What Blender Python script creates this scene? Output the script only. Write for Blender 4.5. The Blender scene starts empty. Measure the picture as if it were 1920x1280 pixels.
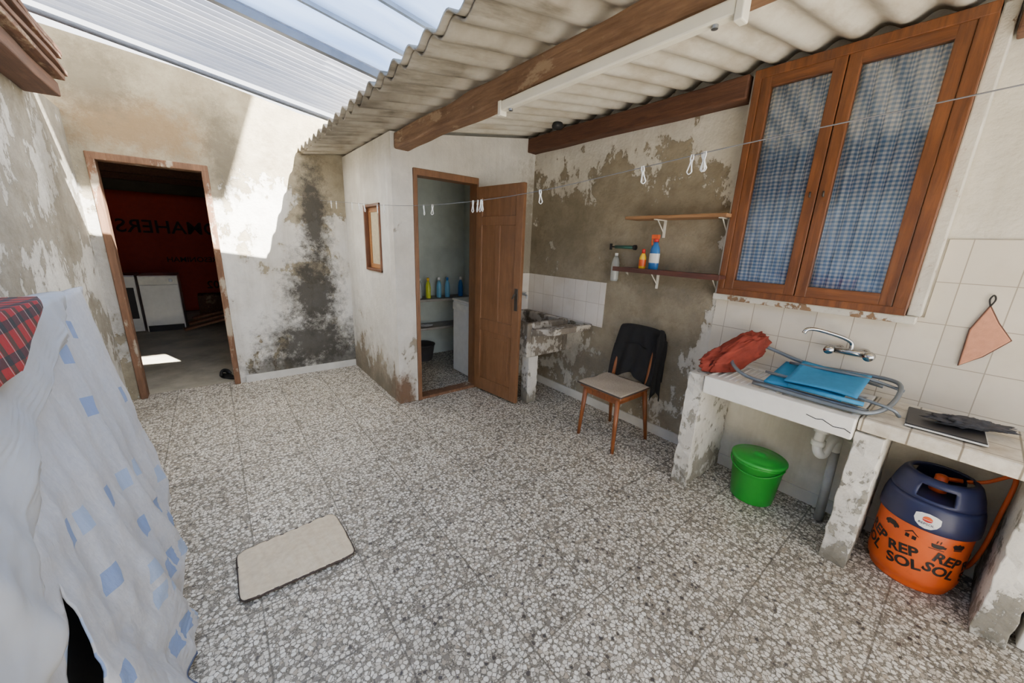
import bpy,bmesh,math,random
from mathutils import Vector,Matrix,noise as mn
random.seed(7)
SC=bpy.context.scene
COL=SC.collection
def S(r,g,b):
    f=lambda c:(c/255/12.92) if c/255<=.04045 else ((c/255+.055)/1.055)**2.4
    return (f(r),f(g),f(b),1)
# ---------------------------------------------------------------- node helper
class NT:
    def __init__(s,name):
        s.m=bpy.data.materials.new(name); s.m.use_nodes=True
        s.t=s.m.node_tree; s.t.nodes.clear()
        s.out=s.t.nodes.new('ShaderNodeOutputMaterial')
    def n(s,ty,**kw):
        x=s.t.nodes.new(ty)
        for k,v in kw.items(): setattr(x,k,v)
        return x
    def put(s,sock,v):
        if v is None: return
        if isinstance(v,bpy.types.NodeSocket): s.t.links.new(v,sock)
        else:
            try: sock.default_value=v
            except Exception: sock.default_value=(v,v,v,1)
    def math(s,op,a,b=0.0,c=None,clamp=False):
        x=s.n('ShaderNodeMath',operation=op,use_clamp=clamp)
        s.put(x.inputs[0],a); s.put(x.inputs[1],b)
        if c is not None: s.put(x.inputs[2],c)
        return x.outputs[0]
    def pos(s): return s.n('ShaderNodeNewGeometry').outputs['Position']
    def obj(s): return s.n('ShaderNodeTexCoord').outputs['Object']
    def sep(s,v):
        x=s.n('ShaderNodeSeparateXYZ'); s.put(x.inputs[0],v); return x.outputs
    def comb(s,a,b,c=0.0):
        x=s.n('ShaderNodeCombineXYZ'); s.put(x.inputs[0],a);s.put(x.inputs[1],b);s.put(x.inputs[2],c); return x.outputs[0]
    def mapv(s,v,scale=(1,1,1),rot=(0,0,0),loc=(0,0,0)):
        x=s.n('ShaderNodeMapping'); s.put(x.inputs[0],v)
        x.inputs['Scale'].default_value=scale; x.inputs['Rotation'].default_value=rot; x.inputs['Location'].default_value=loc
        return x.outputs[0]
    def noise(s,v,scale,detail=6,rough=.55,dist=0.0,col=False):
        x=s.n('ShaderNodeTexNoise'); s.put(x.inputs['Vector'],v)
        x.inputs['Scale'].default_value=scale;x.inputs['Detail'].default_value=detail
        x.inputs['Roughness'].default_value=rough;x.inputs['Distortion'].default_value=dist
        return x.outputs['Color' if col else 'Fac']
    def vor(s,v,scale,feature='F1',out='Distance',rnd=1.0):
        x=s.n('ShaderNodeTexVoronoi',feature=feature); s.put(x.inputs['Vector'],v)
        x.inputs['Scale'].default_value=scale; x.inputs['Randomness'].default_value=rnd
        return x.outputs[out]
    def ramp(s,f,stops,interp='LINEAR'):
        x=s.n('ShaderNodeValToRGB'); s.put(x.inputs[0],f); cr=x.color_ramp; cr.interpolation=interp
        while len(cr.elements)<len(stops): cr.elements.new(.5)
        for e,(p,c) in zip(cr.elements,stops):
            e.position=p; e.color=c if isinstance(c,tuple) else (c,c,c,1)
        return x.outputs[0]
    def mix(s,f,a,b,mode='MIX'):
        x=s.n('ShaderNodeMix',data_type='RGBA',blend_type=mode)
        s.put(x.inputs[0],f); s.put(x.inputs[6],a); s.put(x.inputs[7],b); return x.outputs[2]
    def mr(s,v,a,b,c=0.0,d=1.0):
        x=s.n('ShaderNodeMapRange',clamp=True); s.put(x.inputs[0],v)
        for i,q in enumerate((a,b,c,d)): x.inputs[i+1].default_value=q
        return x.outputs[0]
    def bump(s,h,strength=.3,dist=.01):
        x=s.n('ShaderNodeBump'); s.put(x.inputs['Height'],h)
        x.inputs['Strength'].default_value=strength;x.inputs['Distance'].default_value=dist
        return x.outputs[0]
    def pbr(s,col,rough=.7,metal=0.0,normal=None,**kw):
        p=s.n('ShaderNodeBsdfPrincipled')
        s.put(p.inputs['Base Color'],col);s.put(p.inputs['Roughness'],rough);s.put(p.inputs['Metallic'],metal)
        if normal is not None: s.put(p.inputs['Normal'],normal)
        for k,v in kw.items(): s.put(p.inputs[k.replace('_',' ')],v)
        s.t.links.new(p.outputs[0],s.out.inputs[0]); return s.m
MC={}
def plain(name,col,rough=.6,metal=0.0,var=.12,scale=14,bump=.1,**kw):
    if name in MC: return MC[name]
    t=NT(name); v=t.obj(); f=t.noise(v,scale,5)
    a=tuple(min(1,c*(1-var)) for c in col[:3])+(1,); b=tuple(min(1,c*(1+var)) for c in col[:3])+(1,)
    c=t.mix(t.mr(f,.3,.7),a,b)
    MC[name]=t.pbr(c,rough,metal,t.bump(t.noise(v,scale*4,3),bump,.003) if bump else None,**kw); return MC[name]
def wood(name,c1,c2,axis=1,rough=.55,scale=9,worn=0.0,wornc=None):
    t=NT(name); v=t.pos(); sc=[scale*3]*3; sc[axis]=scale*.25
    vv=t.mapv(v,tuple(sc)); f=t.noise(vv,1.6,8,.65,.6); g=t.noise(vv,6,4)
    c=t.mix(t.mr(f,.3,.7),c1,c2); c=t.mix(t.mr(g,.5,.75,0,.5),c,tuple(x*.5 for x in c1[:3])+(1,))
    c=t.mix(t.mr(t.noise(v,3,6,.7),.45,.75,0,.45),c,tuple(x*.55 for x in c2[:3])+(1,))
    if worn: c=t.mix(t.mr(t.noise(t.mapv(v,tuple(1 if i!=axis else .4 for i in range(3))),7,6,.7),.62-worn,.68-worn,0,.85),c,wornc)
    return t.pbr(c,rough,0,t.bump(f,.45,.005))
def wall(name,paint,bare,zr,scale=2.2,damp=None,stain=None,zdirt=None,bare2=None,contrast=1.5,seed=0.0,yclear=None,drips=0.0):
    """painted plaster peeling off bare render; zr = list of (height, amount of bare render)"""
    t=NT(name); p=t.pos(); x,y,z=t.sep(p); pp=t.mapv(p,loc=(seed,seed*1.7,seed*.6))
    n1=t.noise(pp,scale,10,.62,.35);n2=t.noise(t.mapv(pp,(1,1,.6)),scale*4.5,10,.72,.2)
    nz=t.math('ADD',t.math('MULTIPLY',n1,.60),t.math('MULTIPLY',n2,.40))
    nz=t.math('MULTIPLY_ADD',t.math('SUBTRACT',nz,.5),contrast*2.2,.5)
    zf=t.math('DIVIDE',z,3.0)
    br=t.ramp(zf,[(a/3.0,b) for a,b in zr])
    m=t.math('ADD',nz,t.math('MULTIPLY',t.math('SUBTRACT',br,.5),1.3))
    if yclear: m=t.math('SUBTRACT',m,t.mr(y,yclear[0],yclear[1],1.2,0))
    m1=t.mr(m,.49,.52)
    edge=t.mr(m,.36,.48)
    pf=t.noise(pp,5,8,.65)
    pc=t.mix(t.mr(pf,.35,.75),paint,tuple(c*.74 for c in paint[:3])+(1,))
    pc=t.mix(t.mr(t.noise(pp,1.3,6,.6),.42,.72,0,.6),pc,tuple(c*q for c,q in zip(paint[:3],(.64,.61,.55)))+(1,))
    if drips:
        dr=t.noise(t.mapv(pp,(9,9,.7)),1.5,7,.7)
        pc=t.mix(t.mr(dr,.48,.75,0,drips),pc,tuple(c*q for c,q in zip(paint[:3],(.5,.46,.38)))+(1,))
    bf=t.noise(pp,3.3,9,.7)
    b2=bare2 or tuple(c*.5 for c in bare[:3])+(1,)
    bc=t.mix(t.mr(bf,.35,.68),bare,b2)
    bc=t.mix(t.mr(t.noise(pp,14,8,.7),.45,.75,0,.5),bc,tuple(min(1,c*1.55) for c in bare[:3])+(1,))
    bc=t.mix(t.mr(t.noise(pp,7,10,.75),.50,.66,0,.5),bc,tuple(c*.5 for c in b2[:3])+(1,))
    col=t.mix(t.math('MULTIPLY',edge,.4),pc,bare)
    col=t.mix(m1,col,bc)
    if damp:
        for d_ in damp:
            (cx,cy,cz,sx,sy,sz,st)=d_[:7];sc_=d_[7] if len(d_)>7 else (stain or S(52,50,42))
            q=t.mapv(p,(1/sx,1/sy,1/sz),loc=(-cx/sx,-cy/sy,-cz/sz))
            ln=t.n('ShaderNodeVectorMath',operation='LENGTH'); t.put(ln.inputs[0],q)
            d=t.math('SUBTRACT',1.2,ln.outputs['Value'])
            d=t.math('ADD',d,t.math('MULTIPLY',t.math('SUBTRACT',t.noise(pp,9,12,.8),.5),2.3))
            col=t.mix(t.mr(d,.2,.8,0,st),col,sc_)
    if zdirt:
        d=t.math('ADD',t.ramp(zf,[(a/3.0,b) for a,b in zdirt]),t.math('SUBTRACT',t.noise(pp,6,9,.7),.5))
        col=t.mix(t.mr(d,.35,.8,0,.75),col,S(104,97,82))
    h=t.math('ADD',t.math('MULTIPLY',m1,-.7),t.noise(pp,26,6,.6))
    return t.pbr(col,.92,0,t.bump(h,.7,.009))
# ---------------------------------------------------------------- mesh helper
def box(bm,x0,x1,y0,y1,z0,z1):
    vs=[bm.verts.new((x,y,z)) for x in(x0,x1) for y in(y0,y1) for z in(z0,z1)]
    for f in((0,1,3,2),(4,6,7,5),(0,4,5,1),(2,3,7,6),(0,2,6,4),(1,5,7,3)): bm.faces.new([vs[i] for i in f])
    return vs
def obox(bm,c,size,rot):
    n=len(bm.verts); sx,sy,sz=[q/2 for q in size]
    vs=box(bm,-sx,sx,-sy,sy,-sz,sz); M=Matrix.Translation(c)@rot.to_4x4()
    for v in vs: v.co=M@v.co
def prism(bm,pts,y0,y1,ax='y'):
    def P(a,b,c): return (a,c,b) if ax=='y' else ((c,a,b) if ax=='x' else (a,b,c))
    A=[bm.verts.new(P(a,b,y0)) for a,b in pts];B=[bm.verts.new(P(a,b,y1)) for a,b in pts]
    bm.faces.new(A);bm.faces.new(B[::-1])
    for i in range(len(pts)):
        j=(i+1)%len(pts); bm.faces.new((A[i],B[i],B[j],A[j]))
def lathe(bm,prof,c=(0,0,0),seg=32,capb=True,capt=True):
    rings=[]
    for r,z in prof:
        rings.append([bm.verts.new((c[0]+r*math.cos(2*math.pi*i/seg),c[1]+r*math.sin(2*math.pi*i/seg),c[2]+z)) for i in range(seg)])
    for a,b in zip(rings,rings[1:]):
        for i in range(seg):
            j=(i+1)%seg; bm.faces.new((a[i],a[j],b[j],b[i]))
    if capb: bm.faces.new(rings[0][::-1])
    if capt: bm.faces.new(rings[-1])
    return rings
def spline(pts,n=8):
    P=[Vector(p) for p in pts]; P=[2*P[0]-P[1]]+P+[2*P[-1]-P[-2]]; out=[]
    for i in range(1,len(P)-2):
        a,b,c,d=P[i-1:i+3]
        for k in range(n):
            t=k/n
            out.append(.5*((2*b)+(c-a)*t+(2*a-5*b+4*c-d)*t*t+(3*b-a-3*c+d)*t**3))
    out.append(P[-2]); return out
def tube(bm,pts,r,seg=10,r1=None,sm=0,flat=1.0):
    if sm: pts=spline(pts,sm)
    pts=[Vector(p) for p in pts]; N=len(pts); up=None; rings=[]
    for i,p in enumerate(pts):
        d=(pts[min(i+1,N-1)]-pts[max(i-1,0)]).normalized()
        if up is None: up=Vector((0,0,1)) if abs(d.z)<.9 else Vector((1,0,0))
        a=d.cross(up).normalized(); b=a.cross(d).normalized(); up=b
        rr=r if r1 is None else r+(r1-r)*i/(N-1)
        rings.append([bm.verts.new(p+a*rr*math.cos(2*math.pi*k/seg)+b*rr*flat*math.sin(2*math.pi*k/seg)) for k in range(seg)])
    for A,B in zip(rings,rings[1:]):
        for k in range(seg):
            j=(k+1)%seg; bm.faces.new((A[k],A[j],B[j],B[k]))
    bm.faces.new(rings[0][::-1]);bm.faces.new(rings[-1])
def grid(bm,nu,nv,f):
    V=[[bm.verts.new(f(i/nu,j/nv)) for j in range(nv+1)] for i in range(nu+1)]
    for i in range(nu):
        for j in range(nv): bm.faces.new((V[i][j],V[i+1][j],V[i+1][j+1],V[i][j+1]))
    return V
def mk(name,bm,mat,parent=None,smooth=False,bevel=0,solid=0,label=None,cat=None,kind=None,group=None,sub=0,orig='base'):
    if isinstance(bm,bpy.types.Mesh): me=bm
    else:
        bmesh.ops.recalc_face_normals(bm,faces=bm.faces[:]); me=bpy.data.meshes.new(name); bm.to_mesh(me); bm.free()
    xs=[v.co for v in me.vertices]
    lo=[min(v[i] for v in xs) for i in range(3)];hi=[max(v[i] for v in xs) for i in range(3)]
    o0=Vector(((lo[0]+hi[0])/2,(lo[1]+hi[1])/2,lo[2]))
    me.transform(Matrix.Translation(-o0))
    o=bpy.data.objects.new(name,me); COL.objects.link(o); o.location=o0
    me.materials.clear(); me.materials.append(mat)
    if smooth:
        for p in me.polygons: p.use_smooth=True
    if solid:
        m=o.modifiers.new('solid','SOLIDIFY');m.thickness=solid;m.offset=0
    if bevel:
        m=o.modifiers.new('bevel','BEVEL');m.width=bevel;m.segments=2;m.limit_method='ANGLE';m.angle_limit=math.radians(40)
    if sub:
        m=o.modifiers.new('sub','SUBSURF');m.levels=sub;m.render_levels=sub
    if parent: o.parent=parent;o.matrix_parent_inverse=Matrix.Translation(-Vector(parent.location))
    tag(o,label,cat,kind,group); return o
def tag(o,label=None,cat=None,kind=None,group=None):
    if label:o['label']=label
    if cat:o['category']=cat
    if kind:o['kind']=kind
    if group:o['group']=group
def root(name,loc,label,cat,group=None,kind=None):
    o=bpy.data.objects.new(name,None);COL.objects.link(o);o.location=loc;o.empty_display_size=.05
    tag(o,label,cat,kind,group);return o
def B(*bs):
    bm=bmesh.new()
    for b in bs: box(bm,*b)
    return bm
def textmesh(s,size,align='CENTER',mirror=False,bold=.012):
    c=bpy.data.curves.new('txt','FONT');c.body=s;c.size=size;c.align_x=align;c.align_y='CENTER';c.resolution_u=3;c.offset=size*bold
    o=bpy.data.objects.new('txt',c);COL.objects.link(o)
    dg=bpy.context.evaluated_depsgraph_get();me=bpy.data.meshes.new_from_object(o.evaluated_get(dg))
    bpy.data.objects.remove(o)
    if mirror: me.transform(Matrix.Scale(-1,4,(1,0,0)))
    return me

# ================================================================ MATERIALS
def terrazzo():
    t=NT('terrazzo');p=t.pos();x,y,z=t.sep(p)
    v=t.mix(.010,p,t.noise(p,18,2,.5,0,True));SCL=58
    e=t.vor(v,SCL,'DISTANCE_TO_EDGE');c=t.sep(t.vor(v,SCL,'F1','Color'));d1=t.vor(v,SCL,'F1','Distance')
    stone=t.ramp(c[0],[(0,S(240,235,224)),(.36,S(226,219,205)),(.62,S(204,194,178)),(.80,S(178,164,145)),(.89,S(132,124,114)),(.95,S(74,69,66))],'CONSTANT')
    sz=t.mr(c[1],0,1,.02,.12)
    sz=t.math('ADD',sz,t.math('MULTIPLY',t.math('GREATER_THAN',c[0],.89),.07))
    m=t.mr(t.math('SUBTRACT',e,sz),-.02,.035)
    m=t.math('MULTIPLY',m,t.mr(d1,.60,.50,0,1))
    e2=t.vor(v,190,'DISTANCE_TO_EDGE');c2=t.sep(t.vor(v,190,'F1','Color'))
    small=t.ramp(c2[0],[(0,S(140,132,119)),(.42,S(178,169,154)),(.70,S(100,94,85)),(.86,S(218,210,196))],'CONSTANT')
    cem=t.mix(t.mr(e2,.05,.14),S(114,106,94),small)
    col=t.mix(m,cem,stone)
    T=.4
    fx=t.math('FRACT',t.math('DIVIDE',t.math('ADD',x,10.02),T));fy=t.math('FRACT',t.math('DIVIDE',t.math('ADD',y,10.05),T))
    gx=t.math('MINIMUM',fx,t.math('SUBTRACT',1,fx));gy=t.math('MINIMUM',fy,t.math('SUBTRACT',1,fy))
    g=t.mr(t.math('MINIMUM',gx,gy),.005,.011,1,0)
    wn=t.n('ShaderNodeTexWhiteNoise');wn.noise_dimensions='2D'
    t.put(wn.inputs['Vector'],t.comb(t.math('FLOOR',t.math('DIVIDE',t.math('ADD',x,10.02),T)),t.math('FLOOR',t.math('DIVIDE',t.math('ADD',y,10.05),T))))
    tint=t.mr(wn.outputs['Value'],0,1,.88,1.02)
    dirt=t.mr(t.noise(p,2.5,7,.6),.35,.75,1.0,.80)
    k=t.math('MULTIPLY',tint,dirt)
    col=t.mix(1.0,col,t.comb(k,t.math('MULTIPLY',k,.98),t.math('MULTIPLY',k,.93)),'MULTIPLY')
    col=t.mix(t.math('MULTIPLY',g,.75),col,S(86,79,68))
    return t.pbr(col,t.mr(m,0,1,.6,.36),0,t.bump(t.math('SUBTRACT',m,t.math('MULTIPLY',g,2)),.12,.002))
M_floor=terrazzo()
t=NT('rough_concrete');p=t.pos();f=t.noise(p,3,9,.65)
M_conc=t.pbr(t.mix(t.mr(f,.3,.7),S(150,142,124),S(196,186,164)),.85,0,t.bump(t.noise(p,30,6),.3,.005))
M_wright=wall('plaster_peeling_olive',S(226,220,206),S(154,143,122),[(0,.60),(.3,.52),(.62,.56),(.85,.74),(1.2,.84),(1.8,.80),(2.05,.60),(2.2,.44),(2.45,.24)],2.4,
   damp=[(2.75,2.1,.35,.3,.9,.3,.5),(2.75,1.5,1.25,.3,.5,.16,.5,S(104,96,80)),(2.75,2.6,1.6,.3,.5,.5,.5,S(118,110,90))],stain=S(116,110,98),bare2=S(122,111,90),seed=3.1,yclear=(.95,1.25),drips=.3,contrast=1.9)
M_wback=wall('plaster_weathered_back',S(228,224,214),S(168,157,132),[(0,.40),(.5,.34),(1.2,.32),(1.7,.42),(1.95,.64),(2.2,.95),(2.9,1)],1.9,
   damp=[(.78,4.53,.35,.58,.3,.42,.93),(.84,4.53,.9,.34,.3,.55,.95),(.90,4.53,1.7,.19,.3,.7,.95),(1.05,4.53,.1,.45,.3,.3,.8),(.40,4.53,.10,.4,.3,.22,.75),(-.70,4.53,1.2,.10,.3,1.2,.5,S(110,104,92)),(-.35,4.53,2.30,.6,.3,.28,.8,S(138,112,78)),(.2,4.53,2.2,.16,.3,.5,.75,S(104,95,78)),(-.55,4.53,2.6,.3,.3,.3,.65,S(106,96,78))],stain=S(64,61,54),bare2=S(132,120,97),seed=.4,drips=.4)
M_wleft=wall('plaster_weathered_left',S(226,223,214),S(160,153,138),[(0,.42),(1.0,.46),(1.8,.52),(2.2,.62),(2.6,.6)],2.2,
   damp=[(-.75,3.9,1.9,.3,.25,.8,.6)],stain=S(104,96,80),bare2=S(126,118,102),seed=6.2,drips=.45)
M_wclos=wall('plaster_white_damp_foot',S(228,224,213),S(168,156,134),[(0,.80),(.22,.62),(.5,.38),(.9,.18),(2.6,.08)],2.8,
   zdirt=[(0,.75),(.35,.45),(.8,.15),(2.6,.05)],bare2=S(120,106,86),seed=9.0,drips=.3,damp=[(1.24,3.2,.08,.14,.22,.26,.9,S(112,84,62))])
M_wcf=wall('plaster_white_grimy',S(222,217,205),S(164,155,138),[(0,.66),(.3,.40),(.8,.18),(2.6,.10)],2.8,
   damp=[(2.7,3.15,1.5,.30,.3,.9,.8),(1.27,3.15,.08,.14,.3,.26,.9,S(112,84,62))],stain=S(128,118,98),bare2=S(128,118,98),seed=12.0,drips=.25)
M_wclin=plain('painted_plaster_greenish',S(186,194,186),.85,var=.16,scale=4)
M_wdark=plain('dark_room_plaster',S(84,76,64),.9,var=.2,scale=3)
M_under=wall('pier_plaster',S(222,217,206),S(158,152,138),[(0,.58),(.2,.42),(.8,.28),(2,.28)],6,seed=2.2,zdirt=[(0,.6),(.25,.25),(.9,.05)])
def tilem(name,c,grout,wy,hz,oy,oz,axis='y',var=.03):
    t=NT(name);x,y,z=t.sep(t.pos()); a={'x':x,'y':y}[axis]
    u=t.math('DIVIDE',t.math('ADD',a,10+oy),wy);v=t.math('DIVIDE',t.math('ADD',z,10+oz),hz)
    fu=t.math('FRACT',u);fv=t.math('FRACT',v)
    gu=t.math('MULTIPLY',t.math('MINIMUM',fu,t.math('SUBTRACT',1,fu)),wy);gv=t.math('MULTIPLY',t.math('MINIMUM',fv,t.math('SUBTRACT',1,fv)),hz)
    g=t.mr(t.math('MINIMUM',gu,gv),.0012,.0028,1,0)
    wn=t.n('ShaderNodeTexWhiteNoise');wn.noise_dimensions='2D';t.put(wn.inputs['Vector'],t.comb(t.math('FLOOR',u),t.math('FLOOR',v)))
    c2=tuple(q*(1-var*3) for q in c[:3])+(1,)
    col=t.mix(wn.outputs['Value'],c,c2);col=t.mix(t.mr(t.noise(t.pos(),5,6,.6),.45,.8,0,.4),col,S(186,172,150));col=t.mix(g,col,grout)
    return t.pbr(col,t.mr(g,0,1,.22,.8),0,t.bump(g,-.4,.002))
M_tile=tilem('white_wall_tiles',S(222,213,196),S(158,147,130),.165,.2,0,-.006)
M_tile2=tilem('white_wash_tiles',S(224,218,210),S(172,162,152),.15,.2,0,0)
M_tile3=tilem('white_wash_tiles_front',S(224,218,210),S(172,162,152),.15,.2,0,0,'x')
t=NT('counter_tiles');x,y,z=t.sep(t.pos())
fu=t.math('FRACT',t.math('DIVIDE',t.math('ADD',x,10),.15));fv=t.math('FRACT',t.math('DIVIDE',t.math('ADD',y,10),.15))
g=t.mr(t.math('MINIMUM',t.math('MINIMUM',fu,t.math('SUBTRACT',1,fu)),t.math('MINIMUM',fv,t.math('SUBTRACT',1,fv))),.012,.03,1,0)
c=t.mix(t.mr(t.noise(t.pos(),9,8,.7),.42,.7),S(214,206,190),S(172,158,136));c=t.mix(g,c,S(126,114,96))
M_ctop=t.pbr(c,.4,0,t.bump(t.noise(t.pos(),30,5),.2,.003))
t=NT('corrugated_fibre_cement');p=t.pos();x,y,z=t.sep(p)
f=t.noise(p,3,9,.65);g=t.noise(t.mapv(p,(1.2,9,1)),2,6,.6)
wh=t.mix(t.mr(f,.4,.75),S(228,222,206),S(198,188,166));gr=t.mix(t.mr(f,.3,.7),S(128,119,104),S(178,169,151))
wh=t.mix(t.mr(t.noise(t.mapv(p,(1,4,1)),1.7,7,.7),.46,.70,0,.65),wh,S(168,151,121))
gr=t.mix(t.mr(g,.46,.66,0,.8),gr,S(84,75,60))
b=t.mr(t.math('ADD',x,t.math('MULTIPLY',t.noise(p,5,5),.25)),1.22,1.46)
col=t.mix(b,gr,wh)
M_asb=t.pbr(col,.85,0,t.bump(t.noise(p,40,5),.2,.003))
def poly(name,c1,c2,axis_scale,rib_shade=None):
    t=NT(name);p=t.pos();f=t.noise(t.mapv(p,axis_scale),1.5,7,.6)
    c=t.mix(t.mr(f,.35,.7),c1,c2)
    if rib_shade:
        y=t.sep(p)[1];w_=t.math('PINGPONG',t.math('ADD',y,5),rib_shade/2)
        c=t.mix(t.mr(w_,0,rib_shade*.16,.55,0),c,tuple(q*.55 for q in c2[:3])+(1,))  # rib shading painted into the colour as darker stripes; translucency alone looks flat
    tr=t.n('ShaderNodeBsdfTranslucent');t.put(tr.inputs[0],c)
    df=t.n('ShaderNodeBsdfDiffuse');t.put(df.inputs[0],c)
    gl=t.n('ShaderNodeBsdfGlossy');gl.inputs['Roughness'].default_value=.25
    m=t.n('ShaderNodeMixShader');m.inputs[0].default_value=.22;t.t.links.new(tr.outputs[0],m.inputs[1]);t.t.links.new(df.outputs[0],m.inputs[2])
    m2=t.n('ShaderNodeMixShader');m2.inputs[0].default_value=.04;t.t.links.new(m.outputs[0],m2.inputs[1]);t.t.links.new(gl.outputs[0],m2.inputs[2])
    t.t.links.new(m2.outputs[0],t.out.inputs[0]);return t.m
M_poly=poly('milky_ribbed_plastic',S(214,215,219),S(186,190,200),(1,5,1),.065)
M_poly2=poly('pale_blue_plastic_panel',S(164,178,198),S(140,159,186),(1,5,1))
M_beam=wood('weathered_beam_wood',S(148,114,84),S(106,75,52),1,.8,9,.05,S(168,142,112))
M_beamd=wood('dark_beam_wood',S(108,70,48),S(70,42,30),1,.75,9)
M_eave=wood('old_eave_wood',S(130,92,66),S(74,48,38),1,.85,12,.06,S(160,138,110))
M_win=wood('varnished_window_wood',S(132,80,42),S(82,46,25),2,.38,8)
M_winh=wood('varnished_window_wood_rail',S(132,80,42),S(82,46,25),1,.38,8)
M_door=wood('brown_painted_door',S(134,94,62),S(112,76,48),2,.5,7)
M_jamb=wood('worn_door_frame_wood',S(138,100,72),S(98,68,46),2,.75,9,.06,S(180,166,144))
M_shelfw=wood('raw_shelf_wood',S(170,128,88),S(130,92,60),1,.6,10)
M_shelfd=wood('dark_red_shelf_wood',S(104,60,48),S(68,40,36),1,.5,10)
M_chairw=wood('chair_wood',S(150,86,42),S(104,56,28),2,.4,10)
M_white=plain('white_paint',S(226,222,208),.5)
M_enam=plain('white_enamel',S(232,229,220),.22,var=.05,bump=0)
M_metal=plain('galvanised_metal',S(150,154,158),.35,.9,bump=.05)
M_chrome=plain('chrome',S(190,190,190),.14,1.0,var=.04,bump=0)
M_dark=plain('near_black',S(30,29,30),.6)
t=NT('window_glass');tr=t.n('ShaderNodeBsdfTransparent');gl=t.n('ShaderNodeBsdfGlossy');gl.inputs['Roughness'].default_value=.03
fr=t.n('ShaderNodeFresnel');fr.inputs[0].default_value=1.45
m=t.n('ShaderNodeMixShader');t.t.links.new(t.mr(fr.outputs[0],0,1,.07,1.0),m.inputs[0]);t.t.links.new(tr.outputs[0],m.inputs[1]);t.t.links.new(gl.outputs[0],m.inputs[2]);t.t.links.new(m.outputs[0],t.out.inputs[0])
M_glass=t.m
t=NT('blue_gingham_cotton');x,y,z=t.sep(t.n('ShaderNodeUVMap').outputs[0])
q=.021
sy=t.mr(t.math('PINGPONG',x,q/2),q*.18,q*.32);sz=t.mr(t.math('PINGPONG',y,q/2),q*.18,q*.32)
s=t.math('MULTIPLY',t.math('ADD',sy,sz),.5)
c=t.ramp(s,[(0,S(232,239,246)),(.5,S(160,188,220)),(1,S(88,134,188))])
d=t.n('ShaderNodeBsdfDiffuse');t.put(d.inputs[0],c);tl=t.n('ShaderNodeBsdfTranslucent');t.put(tl.inputs[0],c)
m=t.n('ShaderNodeMixShader');m.inputs[0].default_value=.05;t.t.links.new(d.outputs[0],m.inputs[1]);t.t.links.new(tl.outputs[0],m.inputs[2]);t.t.links.new(m.outputs[0],t.out.inputs[0])
M_ging=t.m
t=NT('cover_cloth_blue_squares');x,y,z=t.sep(t.pos())
r=t.mapv(t.comb(y,z),(11,11,11),(0,0,math.radians(14)));a,b_,_=t.sep(r)
wn=t.n('ShaderNodeTexWhiteNoise');wn.noise_dimensions='2D';t.put(wn.inputs['Vector'],t.comb(t.math('FLOOR',a),t.math('FLOOR',b_)))
ia=t.math('ABSOLUTE',t.math('SUBTRACT',t.math('FRACT',a),.5));ib=t.math('ABSOLUTE',t.math('SUBTRACT',t.math('FRACT',b_),.5))
thr=t.mr(z,.45,.95,.72,.94)
sq=t.math('MULTIPLY',t.math('LESS_THAN',t.math('MAXIMUM',ia,ib),.36),t.math('GREATER_THAN',wn.outputs['Value'],thr))
base=t.mix(t.mr(t.noise(t.pos(),60,3),.3,.7),S(194,194,195),S(182,183,186))
base=t.mix(t.mr(t.noise(t.pos(),3,5,.6),.4,.7,0,.5),base,S(160,163,168))
blue=t.mix(t.math('GREATER_THAN',wn.outputs['Value'],.88),S(158,174,200),S(130,150,188))
col=t.mix(sq,base,blue);col=t.mix(t.mr(z,.045,.05,1,0),col,S(98,112,154))
M_cover=t.pbr(col,.85,0,t.bump(t.noise(t.mapv(t.pos(),(1,1,.4)),14,6,.6),.5,.016))
M_greycloth=plain('plain_grey_cloth',S(178,180,182),.9,var=.07,scale=8,bump=.3)
t=NT('red_tartan');x,y,z=t.sep(t.pos())
def st(v,p_,w): return t.math('LESS_THAN',t.math('PINGPONG',t.math('ADD',v,5),p_),w)
c=t.mix(t.math('MULTIPLY',st(y,.030,.010),.8),S(156,38,40),S(34,58,46));c=t.mix(t.math('MULTIPLY',st(t.math('ADD',z,x),.026,.009),.8),c,S(30,46,50));c=t.mix(t.math('MULTIPLY',st(t.math('ADD',y,.015),.030,.0014),.6),c,S(190,180,166))
M_tartan=t.pbr(c,.95,0,t.bump(t.noise(t.pos(),80,3),.4,.003))

# ================================================================ SHELL
YB=4.53
mk('floor',B((-.95,2.95,-3,4.62,-.12,0)),M_floor,kind='structure')
mk('floor.001',B((-2.6,3.0,4.62,9.6,-.12,-.005)),M_conc,kind='structure')
mk('wall_left',B((-.95,-.75,-3,4.53,0,2.34)),M_wleft,kind='structure')
bm=bmesh.new()
prism(bm,[(-.95,0),(-.66,0),(-.66,2.87),(-.95,2.9)],YB,YB+.2)
prism(bm,[(-.66,2.05),(.06,2.05),(.06,2.8),(-.66,2.87)],YB,YB+.2)
prism(bm,[(.06,0),(2.95,0),(2.95,2.6),(.85,2.66),(.06,2.8)],YB,YB+.2)
mk('wall_back',bm,M_wback,kind='structure')
mk('wall_right',B((2.75,2.95,-3,4.53,0,2.62)),M_wright,kind='structure')
bm=bmesh.new()
box(bm,1.22,1.32,3.25,3.45,0,2.325);box(bm,1.22,1.32,3.88,YB,0,2.325);box(bm,1.22,1.32,3.45,3.88,0,1.2);box(bm,1.22,1.32,3.45,3.88,1.81,2.325)
mk('wall_closet_side',bm,M_wclos,kind='structure')
bm=bmesh.new()
prism(bm,[(1.22,0),(1.40,0),(1.40,2.34),(1.22,2.325)],3.15,3.25)
prism(bm,[(1.40,2.08),(2.05,2.08),(2.05,2.44),(1.40,2.34)],3.15,3.25)
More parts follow.
